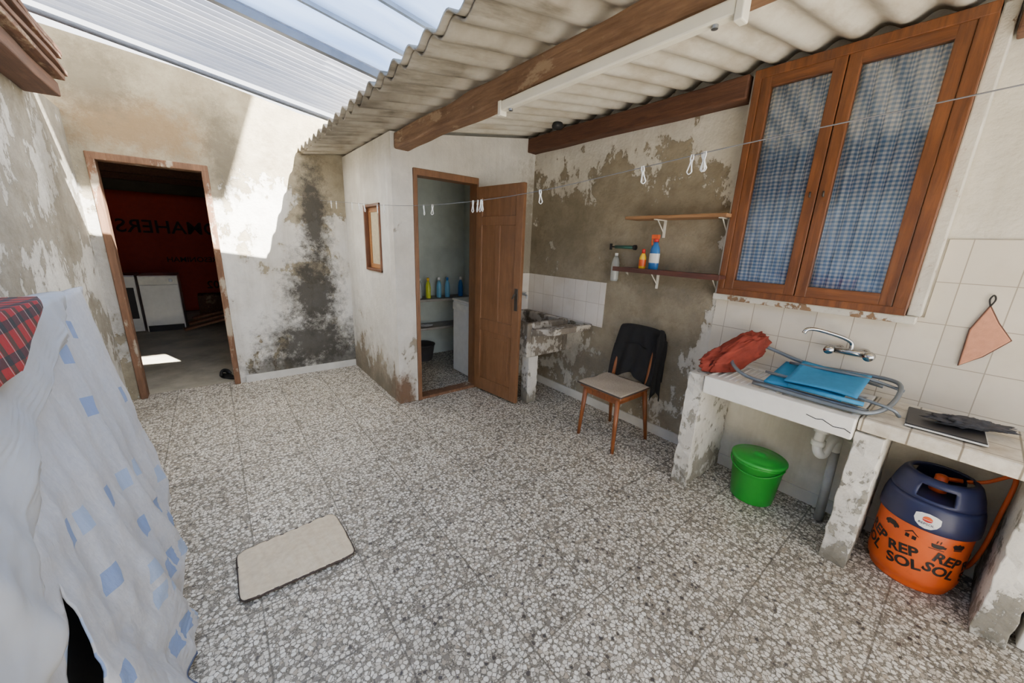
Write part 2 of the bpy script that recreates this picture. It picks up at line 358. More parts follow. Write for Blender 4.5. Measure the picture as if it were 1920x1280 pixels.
prism(bm,[(2.05,0),(2.75,0),(2.75,2.55),(2.05,2.44)],3.15,3.25)
mk('wall_closet_front',bm,M_wcf,kind='structure')
mk('wall_closet_lining',B((1.33,2.745,4.50,4.529,0,2.4),(2.72,2.749,3.26,4.50,0,2.4)),M_wclin,kind='structure')
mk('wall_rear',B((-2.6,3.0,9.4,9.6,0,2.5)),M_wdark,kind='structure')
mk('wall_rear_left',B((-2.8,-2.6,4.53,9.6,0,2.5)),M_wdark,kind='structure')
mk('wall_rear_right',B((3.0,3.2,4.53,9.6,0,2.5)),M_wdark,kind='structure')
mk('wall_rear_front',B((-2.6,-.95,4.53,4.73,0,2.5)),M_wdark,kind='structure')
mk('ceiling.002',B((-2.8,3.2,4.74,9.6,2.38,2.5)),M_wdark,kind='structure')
for i,y in enumerate((5.6,6.6,7.6,8.6)):
    mk('trim_%d'%(10+i),B((-2.6,3.0,y,y+.12,2.24,2.38)),M_beamd,kind='structure')
M_base=plain('white_skirting',S(206,202,192),.5,var=.12,scale=6)
mk('baseboard_back',B((.12,1.215,YB-.015,YB,0,.075)),M_base,kind='structure')
mk('baseboard_right',B((2.735,2.75,-2,3.14,0,.08)),M_base,kind='structure')
def corr(x0,x1,y0,y1,zf,wl,amp,nx=8,sp=10):
    bm=bmesh.new();ny=int((y1-y0)/wl*sp)
    grid(bm,nx,ny,lambda u,v:(x0+(x1-x0)*u,y0+(y1-y0)*v,zf(x0+(x1-x0)*u)+amp*math.sin(2*math.pi*(y0+(y1-y0)*v)/wl)))
    return bm
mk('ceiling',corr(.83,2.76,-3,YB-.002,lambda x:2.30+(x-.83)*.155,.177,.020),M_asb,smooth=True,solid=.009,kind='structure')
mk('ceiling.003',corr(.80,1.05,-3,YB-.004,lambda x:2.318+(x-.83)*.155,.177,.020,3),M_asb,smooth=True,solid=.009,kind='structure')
pz=lambda x:2.435-(x-.83)*.15
mk('ceiling.001',corr(-.95,.95,2.385,3.46,lambda x:pz(x)+.012,.065,.016,6,8),M_poly,smooth=True,solid=.003,kind='structure')
ys=[2.41,2.09,1.78,1.40,1.02,.60,.1,-.5,-1.2,-2,-3]
bm=bmesh.new()
for a,b in zip(ys,ys[1:]):
    V=grid(bm,2,6,lambda u,v:(-.95+1.90*u,b+.004+(a-b-.008)*v,pz(-.95+1.90*u)+.014*math.sin(math.pi*v)))
mk('ceiling.004',bm,M_poly2,smooth=True,solid=.003,kind='structure')
def bar(x0,x1,y,w,h,dz):
    bm=bmesh.new();prism(bm,[(x0,pz(x0)+dz),(x1,pz(x1)+dz),(x1,pz(x1)+dz+h),(x0,pz(x0)+dz+h)],y,y+w);return bm
M_bar=plain('grey_steel',S(116,123,133),.45,.3)
M_seam=plain('pale_seam_strip',S(140,157,180),.5)
for i,(y,w,h,dz) in enumerate([(2.385,.035,.035,-.045)]+[(a-.009,.018,.022,-.018) for a in ys[1:9]]):
    o=mk('roof_bar' if i==0 else 'roof_seam',bar(-.95,.95,y,w,h,dz),M_bar if i==0 else M_seam)
    tag(o,'grey steel bar carrying the translucent roof' if i==0 else 'thin pale joint strip between pale blue roof panels','roof bar',None,None if i==0 else 'joint strips of the translucent roof')
bm=bmesh.new();tube(bm,[(-.75,3.46,pz(-.75)-.04),(.98,3.46,pz(.98)-.04)],.016,12)
mk('roof_pipe',bm,plain('dark_grey_pipe',S(96,100,106),.5,.3),smooth=True,label='grey steel pipe along the edge of the translucent roof',cat='pipe')
mk('trim_20',B((-1.8,1.53,1.0,2.7,5.7,5.9)),M_conc,kind='structure')  # unseen slab added overhead to cast the slanted shadow edge on the back wall
mk('trim_21',B((-1.9,-1.6,1.0,2.7,2.3,5.7)),M_conc,kind='structure')  # upright carrying the unseen added shadow slab
def rough_beam(x0,x1,y0,y1,z0,z1,amp=.006,seed=0,ampz=None):
    bm=bmesh.new();box(bm,x0,x1,y0,y1,z0,z1);ampz=amp if ampz is None else ampz
    n=int((y1-y0)/.06)
    for i in range(1,n):
        bmesh.ops.bisect_plane(bm,geom=bm.verts[:]+bm.edges[:]+bm.faces[:],plane_co=(0,y0+(y1-y0)*i/n,0),plane_no=(0,1,0))
    for v in bm.verts:
        q=v.co.copy();k=Vector((seed+q.x*9,q.y*2.6,q.z*9));v.co.x+=amp*mn.noise(k);v.co.z+=ampz*mn.noise(k+Vector((5,3,1)))
    return bm
mk('ceiling_beam',rough_beam(1.25,1.37,-3,3.149,2.205,2.325,.020),M_beam,bevel=.012,label='long weathered brown wooden beam carrying the corrugated roof',cat='beam')
mk('wall_beam',rough_beam(2.64,2.748,1.13,3.149,2.40,2.535,.008,4),M_beamd,bevel=.008,label='dark brown wooden beam fixed along the wall top',cat='beam')
mk('wall_beam.001',rough_beam(2.64,2.748,-3,.14,2.40,2.535,.02,9),M_eave,bevel=.008,label='crumbling brown beam end beside the window',cat='beam')
mk('eave_beam',rough_beam(-.75,-.60,-3,3.75,2.26,2.340,.008,2,.004),M_beamd,bevel=.008,label='dark wooden eave beam on the left house wall',cat='beam')
for i in range(6):
    z=2.350+i*.036;xr=-.56+ .018*math.sin(i*2.3);y2=3.72+.05*math.sin(i*1.9)
    mk('eave_board',rough_beam(-.93,xr,-3,y2,z,z+.026,.014,i*7,.003),M_eave,bevel=.003,label='old weathered board stacked in the eave',cat='board',group='boards stacked in the old eave')
mk('trim_1',B((2.742,2.75,-2.5,1.13,.78,1.23),(2.742,2.75,-2.5,.14,1.23,1.606)),M_tile,kind='structure')
mk('trim_2',B((2.742,2.75,2.09,3.15,.79,1.2)),M_tile2,kind='structure')
mk('trim_3',B((2.12,2.742,3.142,3.15,.79,1.2)),M_tile3,kind='structure')
mk('trim_4',B((2.741,2.745,-.26,-.13,1.42,1.52)),plain('brown_print_tile',S(196,160,116),.4),kind='structure')

# ================================================================ DOORS
d1=mk('door_1',B((-.675,-.625,YB-.02,YB+.1,0,2.07),(.02,.07,YB-.02,YB+.1,0,2.07),(-.675,.07,YB-.021,YB+.1,2.015,2.07)),M_jamb,bevel=.006,kind='structure')
d2=mk('door_2',B((1.40,1.435,3.13,3.26,0,2.07),(2.03,2.05,3.13,3.26,0,2.07),(1.40,2.05,3.129,3.26,2.03,2.085)),M_door,bevel=.004,kind='structure')
mk('trim_5',B((1.40,2.05,3.14,3.26,0,.025)),M_jamb,kind='structure')
H=Vector((2.025,3.11,0));D=Vector((.085,-.60,0)).normalized();Nn=Vector((-D.y,D.x,0))*-1
def leafbox(bm,s0,s1,z0,z1,n0,n1):
    vs=box(bm,s0,s1,n0,n1,z0,z1)
    for v in vs:
        s_,n_,z_=v.co; v.co=H+D*s_+Nn*n_+Vector((0,0,z_))
W=.60
bm=bmesh.new()
for r in [(0,.085,.03,2.0),(W-.085,W,.03,2.0)]: leafbox(bm,r[0],r[1],r[2],r[3],-.018,.018)
for z0,z1 in[(.03,.16),(.66,.78),(1.66,1.74),(1.90,2.0)]: leafbox(bm,.085,W-.085,z0,z1,-.018,.018)
leafbox(bm,W/2-.03,W/2+.03,.78,1.66,-.018,.018)
leaf=mk('door_leaf',bm,M_door,parent=d2,bevel=.004)
bm=bmesh.new()
leafbox(bm,.08,W-.08,.15,.67,-.007,.007);leafbox(bm,.08,W/2-.02,.77,1.67,-.007,.007);leafbox(bm,W/2+.02,W-.08,.77,1.67,-.007,.007);leafbox(bm,.08,W-.08,1.73,1.91,-.007,.007)
leafbox(bm,.14,W-.14,.21,.61,-.012,.012)
mk('door_panel',bm,M_door,parent=leaf,bevel=.003)
irn=plain('dark_aged_iron',S(78,72,66),.5,.6)
for sgn in(1,-1):
    bm=bmesh.new();leafbox(bm,W-.058,W-.020,.92,1.12,sgn*.018,sgn*.024);mk('lock_plate',bm,irn,parent=leaf,bevel=.003)
    bm=bmesh.new();p0=H+D*(W-.038)+Vector((0,0,1.07));tube(bm,[p0+Nn*.02*sgn,p0+Nn*.045*sgn,p0+Nn*.05*sgn-D*.02+Vector((0,0,-.04))],.008,8,sm=4);mk('door_handle',bm,irn,parent=leaf,smooth=True)
def shoe(c,rot):
    bm=bmesh.new();lathe(bm,[(.9,0),(1,.12),(.97,.3)],seg=24)
    for v in bm.verts:
        x,y,z=v.co;v.co=(x*.045*(1-.2*(y<0)),y*.125,z*.08)
    tube(bm,[(-.042,.03,.02),(-.03,.05,.055),(0,.06,.068),(.03,.05,.055),(.042,.03,.02)],.014,8,sm=4,flat=2)
    M=Matrix.Translation(c)@Matrix.Rotation(rot,4,'Z');bm.transform(M);return bm
mk('slipper',shoe((-.03,4.80,-.004),.5),M_dark,smooth=True,label='black rubber slipper lying at the doorway',cat='slipper')

# ================================================================ WINDOWS
mk('trim_6',B((2.665,2.75,.16,1.13,1.195,1.235),(2.68,2.75,.15,.20,1.235,2.54),(2.68,2.75,1.10,1.125,1.235,2.54)),wall('window_surround_plaster',S(224,219,206),S(156,124,94),[(0,.35),(1.19,.45),(1.25,.26),(3,.12)],9,seed=4),kind='structure',bevel=.006)
w1=mk('window_1',B((2.64,2.735,.20,.255,1.235,2.54),(2.64,2.735,1.06,1.10,1.235,2.54),(2.639,2.735,.20,1.10,1.235,1.275),(2.639,2.735,.20,1.10,2.49,2.54)),M_win,bevel=.005,kind='structure')
def sash(y0,y1,hy):
    s=mk('sash',B((2.645,2.685,y0,y0+.055,1.27,2.495),(2.645,2.685,y1-.055,y1,1.27,2.495)),M_win,parent=w1,bevel=.005)
    mk('sash_rail',B((2.646,2.684,y0+.05,y1-.05,1.27,1.333),(2.646,2.684,y0+.05,y1-.05,2.437,2.495)),M_winh,parent=s,bevel=.005)
    mk('glass_pane',B((2.664,2.667,y0+.05,y1-.05,1.33,2.44)),M_glass,parent=s)
    bm=bmesh.new();tube(bm,[(2.646,hy,1.82),(2.636,hy,1.82),(2.634,hy,1.825),(2.634,hy,1.845)],.005,8);mk('window_latch',bm,irn,parent=s,smooth=True)
    return s
sash(.255,.668,.640);sash(.672,1.06,.70)
mk('trim_7',B((2.743,2.7495,.20,1.10,1.235,2.54)),M_white,kind='structure')
for y0,y1 in((.315,.61),(.73,.995)):
    bm=bmesh.new();uvl=bm.loops.layers.uv.new('UVMap');UVD={}
    nu,nv=110,60
    def cf(u,v):
        y=y0-.03+(y1-y0+.06)*u;z=1.30+1.17*v
        ph=u*34+1.2*math.sin(v*2.5)+2.5*mn.noise(Vector((u*2,v*1.5,y0*9)))
        d=.012*math.sin(ph)*(.65+.35*(1-v))+.003*math.sin(u*67+v*2)
        if abs(v-.56)<.018:d-=.005
        return (2.700+d,y+.006*math.cos(ph)+.004*math.sin(v*4+u*6),z)
    V=grid(bm,nu,nv,cf)
    for i in range(nu+1):
        for j in range(nv+1):UVD[V[i][j]]=(i/nu*(y1-y0+.06)*1.25,j/nv*1.17)
    for f in bm.faces:
        for lp in f.loops: lp[uvl].uv=UVD[lp.vert]
    mk('curtain',bm,M_ging,smooth=True,label='blue and white gingham curtain behind the window glass',cat='curtain',group='gingham curtains of the wooden window')
w2=mk('window_2',B((1.205,1.29,3.45,3.475,1.2,1.81),(1.205,1.29,3.855,3.88,1.2,1.81),(1.204,1.29,3.45,3.88,1.2,1.225),(1.204,1.29,3.45,3.88,1.785,1.81)),M_win,bevel=.004,kind='structure')
mk('sash',B((1.245,1.275,3.475,3.515,1.225,1.785),(1.245,1.275,3.815,3.855,1.225,1.785),(1.246,1.274,3.5,3.83,1.225,1.265),(1.246,1.274,3.5,3.83,1.745,1.785)),wood('amber_sash_wood',S(190,132,76),S(150,98,52),2,.5,8),parent=w2,bevel=.003)
mk('glass_pane',B((1.256,1.262,3.51,3.82,1.262,1.748)),plain('frosted_cream_glass',S(206,192,156),.3,var=.14,scale=30),parent=w2)

# ================================================================ LIGHT FIXTURE
fx=root('fluorescent_lamp',(1.255,1.13,2.13),'long white fluorescent batten lamp fixed under the wooden beam','lamp')
M_bat=plain('yellowed_white_enamel',S(230,224,204),.4,var=.08,scale=6,bump=.05)
mk('housing',B((1.237,1.273,.60,1.70,2.150,2.195)),M_bat,parent=fx,bevel=.006)
mk('end_cap',B((1.234,1.276,.575,.60,2.130,2.198)),M_bat,parent=fx,bevel=.004);mk('end_cap',B((1.234,1.276,1.70,1.725,2.130,2.198)),M_bat,parent=fx,bevel=.004)
for y in(.66,1.64):
    bm=bmesh.new();tube(bm,[(1.255,y,2.151),(1.255,y,2.140)],.010,12);mk('screw',bm,M_metal,parent=fx)
bm=bmesh.new();lathe(bm,[(.045,0),(.05,.02),(.04,.045)],(2.49,2.58,2.485),20);mk('junction_box',bm,M_dark,smooth=True,label='small dark round junction box under the roof',cat='junction box')

# ================================================================ SHELVES
def shelf(y0,y1,z,mat,label,bys,extra=False):
    r=root('wall_shelf',(2.66,(y0+y1)/2,z),label,'shelf')
    mk('board',B((2.565,2.748,y0,y1,z-.022,z)),mat,parent=r,bevel=.003)
    if extra: mk('lip',B((2.555,2.566,y0,y1,z-.03,z+.006)),mat,parent=r,bevel=.002)
    for y in bys:
        bm=bmesh.new();box(bm,2.742,2.748,y-.010,y+.010,z-.15,z-.022);box(bm,2.60,2.745,y-.010,y+.010,z-.028,z-.022)
        tube(bm,[(2.64,y,z-.028),(2.745,y,z-.12)],.004,6);mk('bracket',bm,M_white,parent=r)
    return r
shelf(1.09,1.84,1.745,M_shelfw,'pale raw wooden shelf board on white metal brackets',(1.60,1.14))
shelf(1.06,1.90,1.355,M_shelfd,'dark red wooden shelf holding cleaning bottles',(1.60,1.14),True)

def bottle(name,c,prof,mat,capmat,capprof,label,cat='bottle',band=None,bandmat=None,group=None,sy=1.0):
    r=root(name,c,label,cat,group)
    bm=bmesh.new();lathe(bm,prof,c,24)
    if sy!=1:
        for v in bm.verts:v.co.x=c[0]+(v.co.x-c[0])*sy
    mk('bottle_body',bm,mat,parent=r,smooth=True)
    bm=bmesh.new();lathe(bm,capprof,c,18);mk('cap',bm,capmat,parent=r,smooth=True)
    if band:
        bm=bmesh.new();lathe(bm,band,c,24,False,False)
        if sy!=1:
            for v in bm.verts:v.co.x=c[0]+(v.co.x-c[0])*sy
        mk('paper_label',bm,bandmat,parent=r,smooth=True)
    return r
blue=plain('blue_plastic',S(44,112,180),.3,var=.05,bump=0);yel=plain('yellow_plastic',S(238,190,40),.35,var=.05,bump=0)
org=plain('orange_plastic',S(224,92,36),.35,var=.05,bump=0);cyan=plain('pale_blue_bottle',S(110,176,210),.3,var=.06,bump=0);lime=plain('lime_yellow_bottle',S(206,214,60),.3,var=.06,bump=0)
wpl=plain('white_plastic',S(228,228,222),.35,var=.03,bump=0);redp=plain('red_plastic',S(196,40,34),.35,var=.05,bump=0)
c=(2.655,1.60,1.356)
sb=bottle('spray_bottle',c,[(.036,0),(.040,.01),(.040,.12),(.034,.16),(.018,.19),(.015,.205)],blue,redp,[(.018,.205),(.019,.225),(.012,.23)],'blue spray cleaner bottle with orange trigger on the lower shelf',sy=.7,band=[(.041,.05),(.041,.12)],bandmat=wpl)
bm=bmesh.new();box(bm,c[0]-.014,c[0]+.014,c[1]-.02,c[1]+.035,c[2]+.228,c[2]+.258);tube(bm,[(c[0],c[1]+.03,c[2]+.236),(c[0],c[1]+.036,c[2]+.21),(c[0],c[1]+.03,c[2]+.18)],.006,8)
mk('trigger',bm,org,parent=sb,bevel=.005)
bottle('cleaner_bottle',(2.645,1.69,1.356),[(.024,0),(.026,.008),(.026,.085),(.016,.11),(.011,.12)],yel,redp,[(.013,.118),(.013,.145),(.009,.15)],'small yellow cleaner bottle with red label on the lower shelf',band=[(.0268,.02),(.0268,.07)],bandmat=org)
clearp=plain('clear_plastic',S(214,218,214),.2,var=.04,bump=0,Transmission_Weight=.55)
hb=root('hanging_bottle',(2.70,1.98,1.23),'clear cut plastic bottle hanging on the wall','bottle')
bm=bmesh.new();lathe(bm,[(.030,0),(.034,.02),(.034,.15),(.026,.19),(.012,.215)],(2.70,1.98,1.23),22);mk('bottle_body',bm,clearp,parent=hb,smooth=True)
bm=bmesh.new();lathe(bm,[(.014,.213),(.014,.235)],(2.70,1.98,1.23),14);mk('cap',bm,wpl,parent=hb)
hp=root('hand_sprayer',(2.70,1.9,1.50),'dark green tube hand sprayer hung above the bottle','sprayer')
bm=bmesh.new();tube(bm,[(2.70,2.0,1.515),(2.70,1.82,1.515)],.013,12);mk('barrel',bm,plain('dark_green_plastic',S(48,92,80),.4),parent=hp,smooth=True)
bm=bmesh.new();tube(bm,[(2.70,2.0,1.515),(2.70,2.045,1.515)],.005,8);box(bm,2.69,2.71,2.04,2.052,1.49,1.54);mk('plunger',bm,M_dark,parent=hp)
bm=bmesh.new();tube(bm,[(2.70,1.82,1.515),(2.70,1.80,1.515)],.02,12);mk('nozzle',bm,M_dark,parent=hp)

# ================================================================ SINK COUNTER
def rough_box(x0,x1,y0,y1,z0,z1,amp,seed):
    bm=bmesh.new();box(bm,x0,x1,y0,y1,z0,z1)
    for ax,(a,b) in enumerate(((x0,x1),(y0,y1),(z0,z1))):
        n=max(2,int((b-a)/.035));no=[0,0,0];no[ax]=1
        for i in range(1,n):
            co=[0,0,0];co[ax]=a+(b-a)*i/n
            bmesh.ops.bisect_plane(bm,geom=bm.verts[:]+bm.edges[:]+bm.faces[:],plane_co=co,plane_no=no)
    for v in bm.verts:
        q=v.co.copy();e=sum(1 for k,(a,b) in enumerate(((x0,x1),(y0,y1),(z0,z1))) if min(abs(q[k]-a),abs(q[k]-b))<1e-5)
        n_=mn.noise_vector(q*22+Vector((seed,0,0)));A=amp*(1 if e<2 else 2.6)
        d=Vector((n_.x*A,n_.y*A,0))
        if e>=2: d+=(Vector(((x0+x1)/2,(y0+y1)/2,q.z))-q).normalized()*max(0,n_.z)*amp*4
        if q.x>x1-.01: d.x=min(d.x,0)
        v.co+=d
    return bm
for y0,y1,x0,l in((.918,1.015,2.25,'white plastered masonry pier under the sink end'),(.11,.215,2.27,'chipped white masonry pier between sink and gas bottle'),(-.385,-.29,2.30,'narrow white masonry pier beside the gas bottle')):
    zt=.775 if y0>.5 else .712
    mk('masonry_pier',rough_box(x0,2.734,y0,y1,0,zt,.0035,y0*10),M_under,smooth=False,bevel=.004,label=l,cat='pier')
sk=root('kitchen_sink',(2.49,.55,.69),'white enamelled sink with ribbed draining board and cracked apron','sink')
bm=bmesh.new()
Z0,Z1=.755,.782
box(bm,2.235,2.30,.218,.910,.675,Z1);box(bm,2.69,2.738,.218,.910,Z0,Z1);box(bm,2.30,2.69,.218,.25,Z0,Z1);box(bm,2.30,2.69,.56,.61,Z0,Z1);box(bm,2.235,2.738,.897,.911,.70,Z1)
mk('rim',bm,M_enam,parent=sk,bevel=.008)
bm=bmesh.new()
for i in range(9):
    y=.62+i*.031;tube(bm,[(2.31,y,.772),(2.68,y,.777)],.0055,6)
box(bm,2.30,2.69,.61,.90,.752,.772);mk('draining_board',bm,M_enam,parent=sk,smooth=False)
bm=bmesh.new();zb=.678
box(bm,2.30,2.31,.25,.56,zb,Z0);box(bm,2.68,2.69,.25,.56,zb,Z0);box(bm,2.31,2.68,.25,.26,zb,Z0);box(bm,2.31,2.68,.55,.56,zb,Z0);box(bm,2.30,2.69,.25,.56,zb-.008,zb)
mk('basin',bm,M_enam,parent=sk)
bm=bmesh.new()
pts=[(.40,.737),(.36,.728),(.335,.735),(.29,.716),(.25,.722),(.225,.710)]
tube(bm,[(2.2345,y,z) for y,z in pts],.0022,5);mk('crack',bm,M_dark,parent=sk)
tp=root('sink_drain',(2.52,.35,0),'white plastic trap with grey waste pipe under the sink','drain pipe')
bm=bmesh.new();tube(bm,[(2.46,.36,.665),(2.46,.36,.58),(2.46,.36,.50),(2.475,.345,.455),(2.50,.33,.46),(2.515,.32,.52),(2.54,.31,.545),(2.57,.30,.53),(2.58,.30,.46)],.023,12,sm=4);lathe(bm,[(.034,0),(.034,.04)],(2.46,.36,.59),16);lathe(bm,[(.032,0),(.032,.03)],(2.46,.36,.51),16)
mk('trap',bm,wpl,parent=tp,smooth=True)
bm=bmesh.new();tube(bm,[(2.585,.30,.47),(2.60,.29,.01)],.022,12);mk('waste_pipe',bm,plain('grey_pvc',S(160,160,158),.5),parent=tp,smooth=True)
ct=mk('worktop',rough_beam(2.27,2.737,-1.4,.214,.720,.782,.010,3,.004),M_ctop,bevel=.007,label='tiled masonry worktop with broken plaster front edge',cat='worktop')
tpz=root('mixer_tap',(2.69,.365,1.0),'chrome wall mixer tap with two round knobs and swivel spout','tap')
bm=bmesh.new();tube(bm,[(2.69,.29,1.0),(2.69,.44,1.0)],.019,14);tube(bm,[(2.70,.31,1.0),(2.741,.31,1.0)],.022,14);tube(bm,[(2.70,.42,1.0),(2.741,.42,1.0)],.022,14);mk('tap_body',bm,M_chrome,parent=tpz,smooth=True)
for y in(.285,.45):
    bm=bmesh.new();tube(bm,[(2.69,y,1.0),(2.655,y,1.0)],.012,12);tube(bm,[(2.668,y,1.0),(2.63,y,1.0)],.026,14,r1=.022);mk('knob',bm,M_chrome,parent=tpz,smooth=True)
bm=bmesh.new();tube(bm,[(2.69,.365,1.01),(2.688,.37,1.05),(2.66,.40,1.075),(2.60,.46,1.10),(2.55,.51,1.115),(2.52,.54,1.112),(2.512,.55,1.09)],.0105,12,sm=5);mk('spout',bm,M_chrome,parent=tpz,smooth=True)

# folded blue camping chair on the sink
fc=root('folding_chair',(2.5,.45,.785),'folded blue camping chair with grey tube frame on the sink','folding chair')
tubeM=plain('grey_tube',S(120,128,136),.35,.5,bump=0)
blf=plain('blue_canvas',S(44,134,182),.75,var=.08,scale=30,bump=.3)
bm=bmesh.new();tube(bm,[(2.36,.20,.797),(2.35,.45,.80),(2.35,.70,.81),(2.37,.80,.84),(2.43,.855,.88),(2.53,.87,.925),(2.62,.83,.95),(2.655,.74,.94),(2.66,.55,.895),(2.66,.30,.87),(2.66,.20,.86)],.0105,10,sm=5);mk('back_frame',bm,tubeM,parent=fc,smooth=True)
bm=bmesh.new();tube(bm,[(2.31,.68,.80),(2.30,.45,.80),(2.30,.26,.80),(2.32,.19,.805),(2.40,.145,.83),(2.52,.13,.865),(2.62,.14,.895),(2.67,.19,.90),(2.68,.30,.895),(2.68,.52,.88)],.0105,10,sm=5);mk('seat_frame',bm,tubeM,parent=fc,smooth=True)
bm=bmesh.new();tube(bm,[(2.40,.10,.80),(2.38,.15,.835),(2.40,.40,.85),(2.42,.66,.85)],.008,8,sm=4);tube(bm,[(2.62,.12,.87),(2.60,.30,.90),(2.60,.60,.89)],.008,8,sm=4);mk('leg_frame',bm,tubeM,parent=fc,smooth=True)
bm=bmesh.new();tube(bm,[(2.335,.22,.832),(2.325,.52,.832)],.013,10,flat=.8);mk('armrest',bm,blf,parent=fc,smooth=True)
bm=bmesh.new();grid(bm,14,14,lambda u,v:(2.335+.335*u,.30+.335*v,.822+.055*u+.006*math.sin(v*5)));mk('seat_fabric',bm,blf,parent=fc,solid=.012,smooth=True)
bm=bmesh.new();grid(bm,14,14,lambda u,v:(2.35+.30*u,.25+.30*v,.850+.05*u+.006*math.sin(v*4+u*3)));mk('back_fabric',bm,blf,parent=fc,solid=.01,smooth=True)

def blob(c,size,rot,nseg=40,namp=.12,freq=2.5,seed=0,flatb=None,pw=1.0):
    bm=bmesh.new();bmesh.ops.create_icosphere(bm,subdivisions=5,radius=1.0)
    for v in bm.verts:
        n_=v.co.normalized();k=1+namp*mn.fractal(n_*freq+Vector((seed,seed,0)),.8,2.0,4)+namp*.6*abs(mn.noise(n_*freq*2.2+Vector((0,seed,2))))
        q=Vector([math.copysign(abs(a)**pw,a) for a in n_])
        v.co=rot@Vector((q.x*k*size[0],q.y*k*size[1],q.z*k*size[2]))+Vector(c)
        if flatb is not None and v.co.z<flatb:v.co.z=flatb
    return bm
rb=root('cloth_bag',(2.5,.86,.785),'crumpled brick red cloth bag leaning on the draining board','bag')
a=Vector((.36,-.18,.20)).normalized();R=a.to_track_quat('X','Z').to_matrix()
mk('bag_body',blob((2.50,.865,.885),(.212,.060,.085),R,namp=.24,freq=2.0,seed=3,flatb=.787,pw=.75),plain('terracotta_cloth',S(132,50,36),.9,var=.28,scale=9,bump=.5),parent=rb,smooth=True)
bm=bmesh.new();tube(bm,[(2.34,.93,.80),(2.33,.92,.835),(2.42,.86,.875),(2.52,.81,.945),(2.62,.78,.99),(2.67,.77,1.0)],.006,6,sm=5,flat=.5);mk('zip',bm,plain('dark_zip',S(64,40,34),.6),parent=rb,smooth=True)

lp=root('black_folder',(2.48,-.03,.785),'thin black folder lying on the worktop','folder')
bm=bmesh.new();obox(bm,(2.485,-.035,.794),(.29,.235,.014),Matrix.Rotation(.05,3,'Z'));mk('cover',bm,plain('black_leatherette',S(26,26,30),.4,bump=.2),parent=lp,bevel=.004)
bm=bmesh.new();obox(bm,(2.478,-.037,.7935),(.286,.236,.006),Matrix.Rotation(.05,3,'Z'));mk('pages',bm,wpl,parent=lp)
mk('oven_mitt',blob((2.52,-.10,.820),(.12,.05,.018),Matrix.Rotation(-1.1,3,'Z'),namp=.4,freq=2.2,seed=8,flatb=.802),plain('charcoal_cloth',S(58,58,62),.9,var=.3,scale=30,bump=.4),smooth=True,label='crumpled charcoal oven mitt on the black folder',cat='oven mitt')
ph=root('pot_holder',(2.735,-.05,1.02),'salmon quilted pot holder with dark border hanging on the tiles','pot holder')
P2=[(-.046,1.315),(-.012,1.20),(-.016,1.025),(-.075,1.085),(-.136,1.175),(-.085,1.245)]
bm=bmesh.new();prism(bm,P2,2.726,2.738,'x');mk('quilted_cloth',bm,plain('salmon_cotton',S(206,144,114),.9,var=.1,scale=40,bump=.4),parent=ph,bevel=.004)
bm=bmesh.new();tube(bm,[(2.731,y,z) for y,z in P2+[P2[0]]],.0035,6);mk('border',bm,plain('brown_binding',S(96,66,54),.9),parent=ph)
bm=bmesh.new();tube(bm,[(2.731,-.046,1.315),(2.731,-.038,1.345),(2.731,-.046,1.365),(2.731,-.054,1.345),(2.731,-.046,1.315)],.003,6,sm=4);mk('loop',bm,M_dark,parent=ph)

bk=root('bucket',(2.52,.62,0),'green plastic bucket with flat lid under the sink','bucket')
grn=plain('green_plastic',S(30,146,42),.32,var=.06,bump=0)
BC=(2.52,.62,0)
bm=bmesh.new();lathe(bm,[(.112,.002),(.116,.01),(.138,.25),(.144,.255),(.144,.275),(.137,.275)],BC,40);mk('bucket_body',bm,grn,parent=bk,smooth=True,bevel=0)
bm=bmesh.new();lathe(bm,[(.146,.268),(.150,.275),(.149,.284),(.138,.289),(.125,.287),(.118,.294),(.055,.302),(.033,.303),(.030,.311),(.01,.313)],BC,40);mk('lid',bm,plain('green_lid_plastic',S(38,162,52),.32,var=.05,bump=0),parent=bk,smooth=True)
bm=bmesh.new();tube(bm,[(BC[0]+.147*math.cos(a),BC[1]+.147*math.sin(a),.262-.05*math.sin((a-1.7)/ (4.6-1.7)*math.pi)) for a in [1.7+i*(2.9/16) for i in range(17)]],.004,6);mk('handle',bm,grn,parent=bk,smooth=True)

# ================================================================ GAS BOTTLE
GC=Vector((2.53,-.085,0));GR=.156
gb=root('gas_cylinder',GC,'orange gas cylinder with dark blue plastic shroud under the worktop','gas cylinder')
t=NT('worn_orange_enamel');p=t.pos();f=t.noise(p,5,6,.6)
oc=t.mix(t.mr(f,.3,.7),S(206,82,26),S(224,98,34));oc=t.mix(t.mr(t.noise(p,16,10,.75),.60,.68,0,.6),oc,S(120,62,38))
orm=t.pbr(oc,.42,0);nav=plain('navy_plastic',S(34,40,74),.42,var=.08,bump=0)
bm=bmesh.new();lathe(bm,[(.135,.0),(.140,.012),(.140,.03),(.150,.04),(GR,.07),(GR,.30),(.154,.34),(.13,.40),(.08,.44)],GC,56);mk('cylinder_body',bm,orm,parent=gb,smooth=True)
bm=bmesh.new();lathe(bm,[(.160,.325),(.163,.33),(.163,.36),(.160,.40),(.154,.43),(.146,.45)],GC,56,False,False)
mk('shroud',bm,nav,parent=gb,smooth=True,solid=.006)
bm=bmesh.new();seg=60;prof=[(.146,.45),(.142,.465),(.138,.485),(.132,.505),(.126,.522),(.121,.535),(.112,.545),(.098,.548)]
R_=lathe(bm,prof,GC,seg,False,False)
dl=[]
for f in bm.faces:
    cc=f.calc_center_median();an=math.degrees(math.atan2(cc.y-GC.y,cc.x-GC.x))%120
    if 35<an<85 and .467<cc.z<.52: dl.append(f)
bmesh.ops.delete(bm,geom=dl,context='FACES');mk('handle_ring',bm,nav,parent=gb,smooth=True,solid=.010)
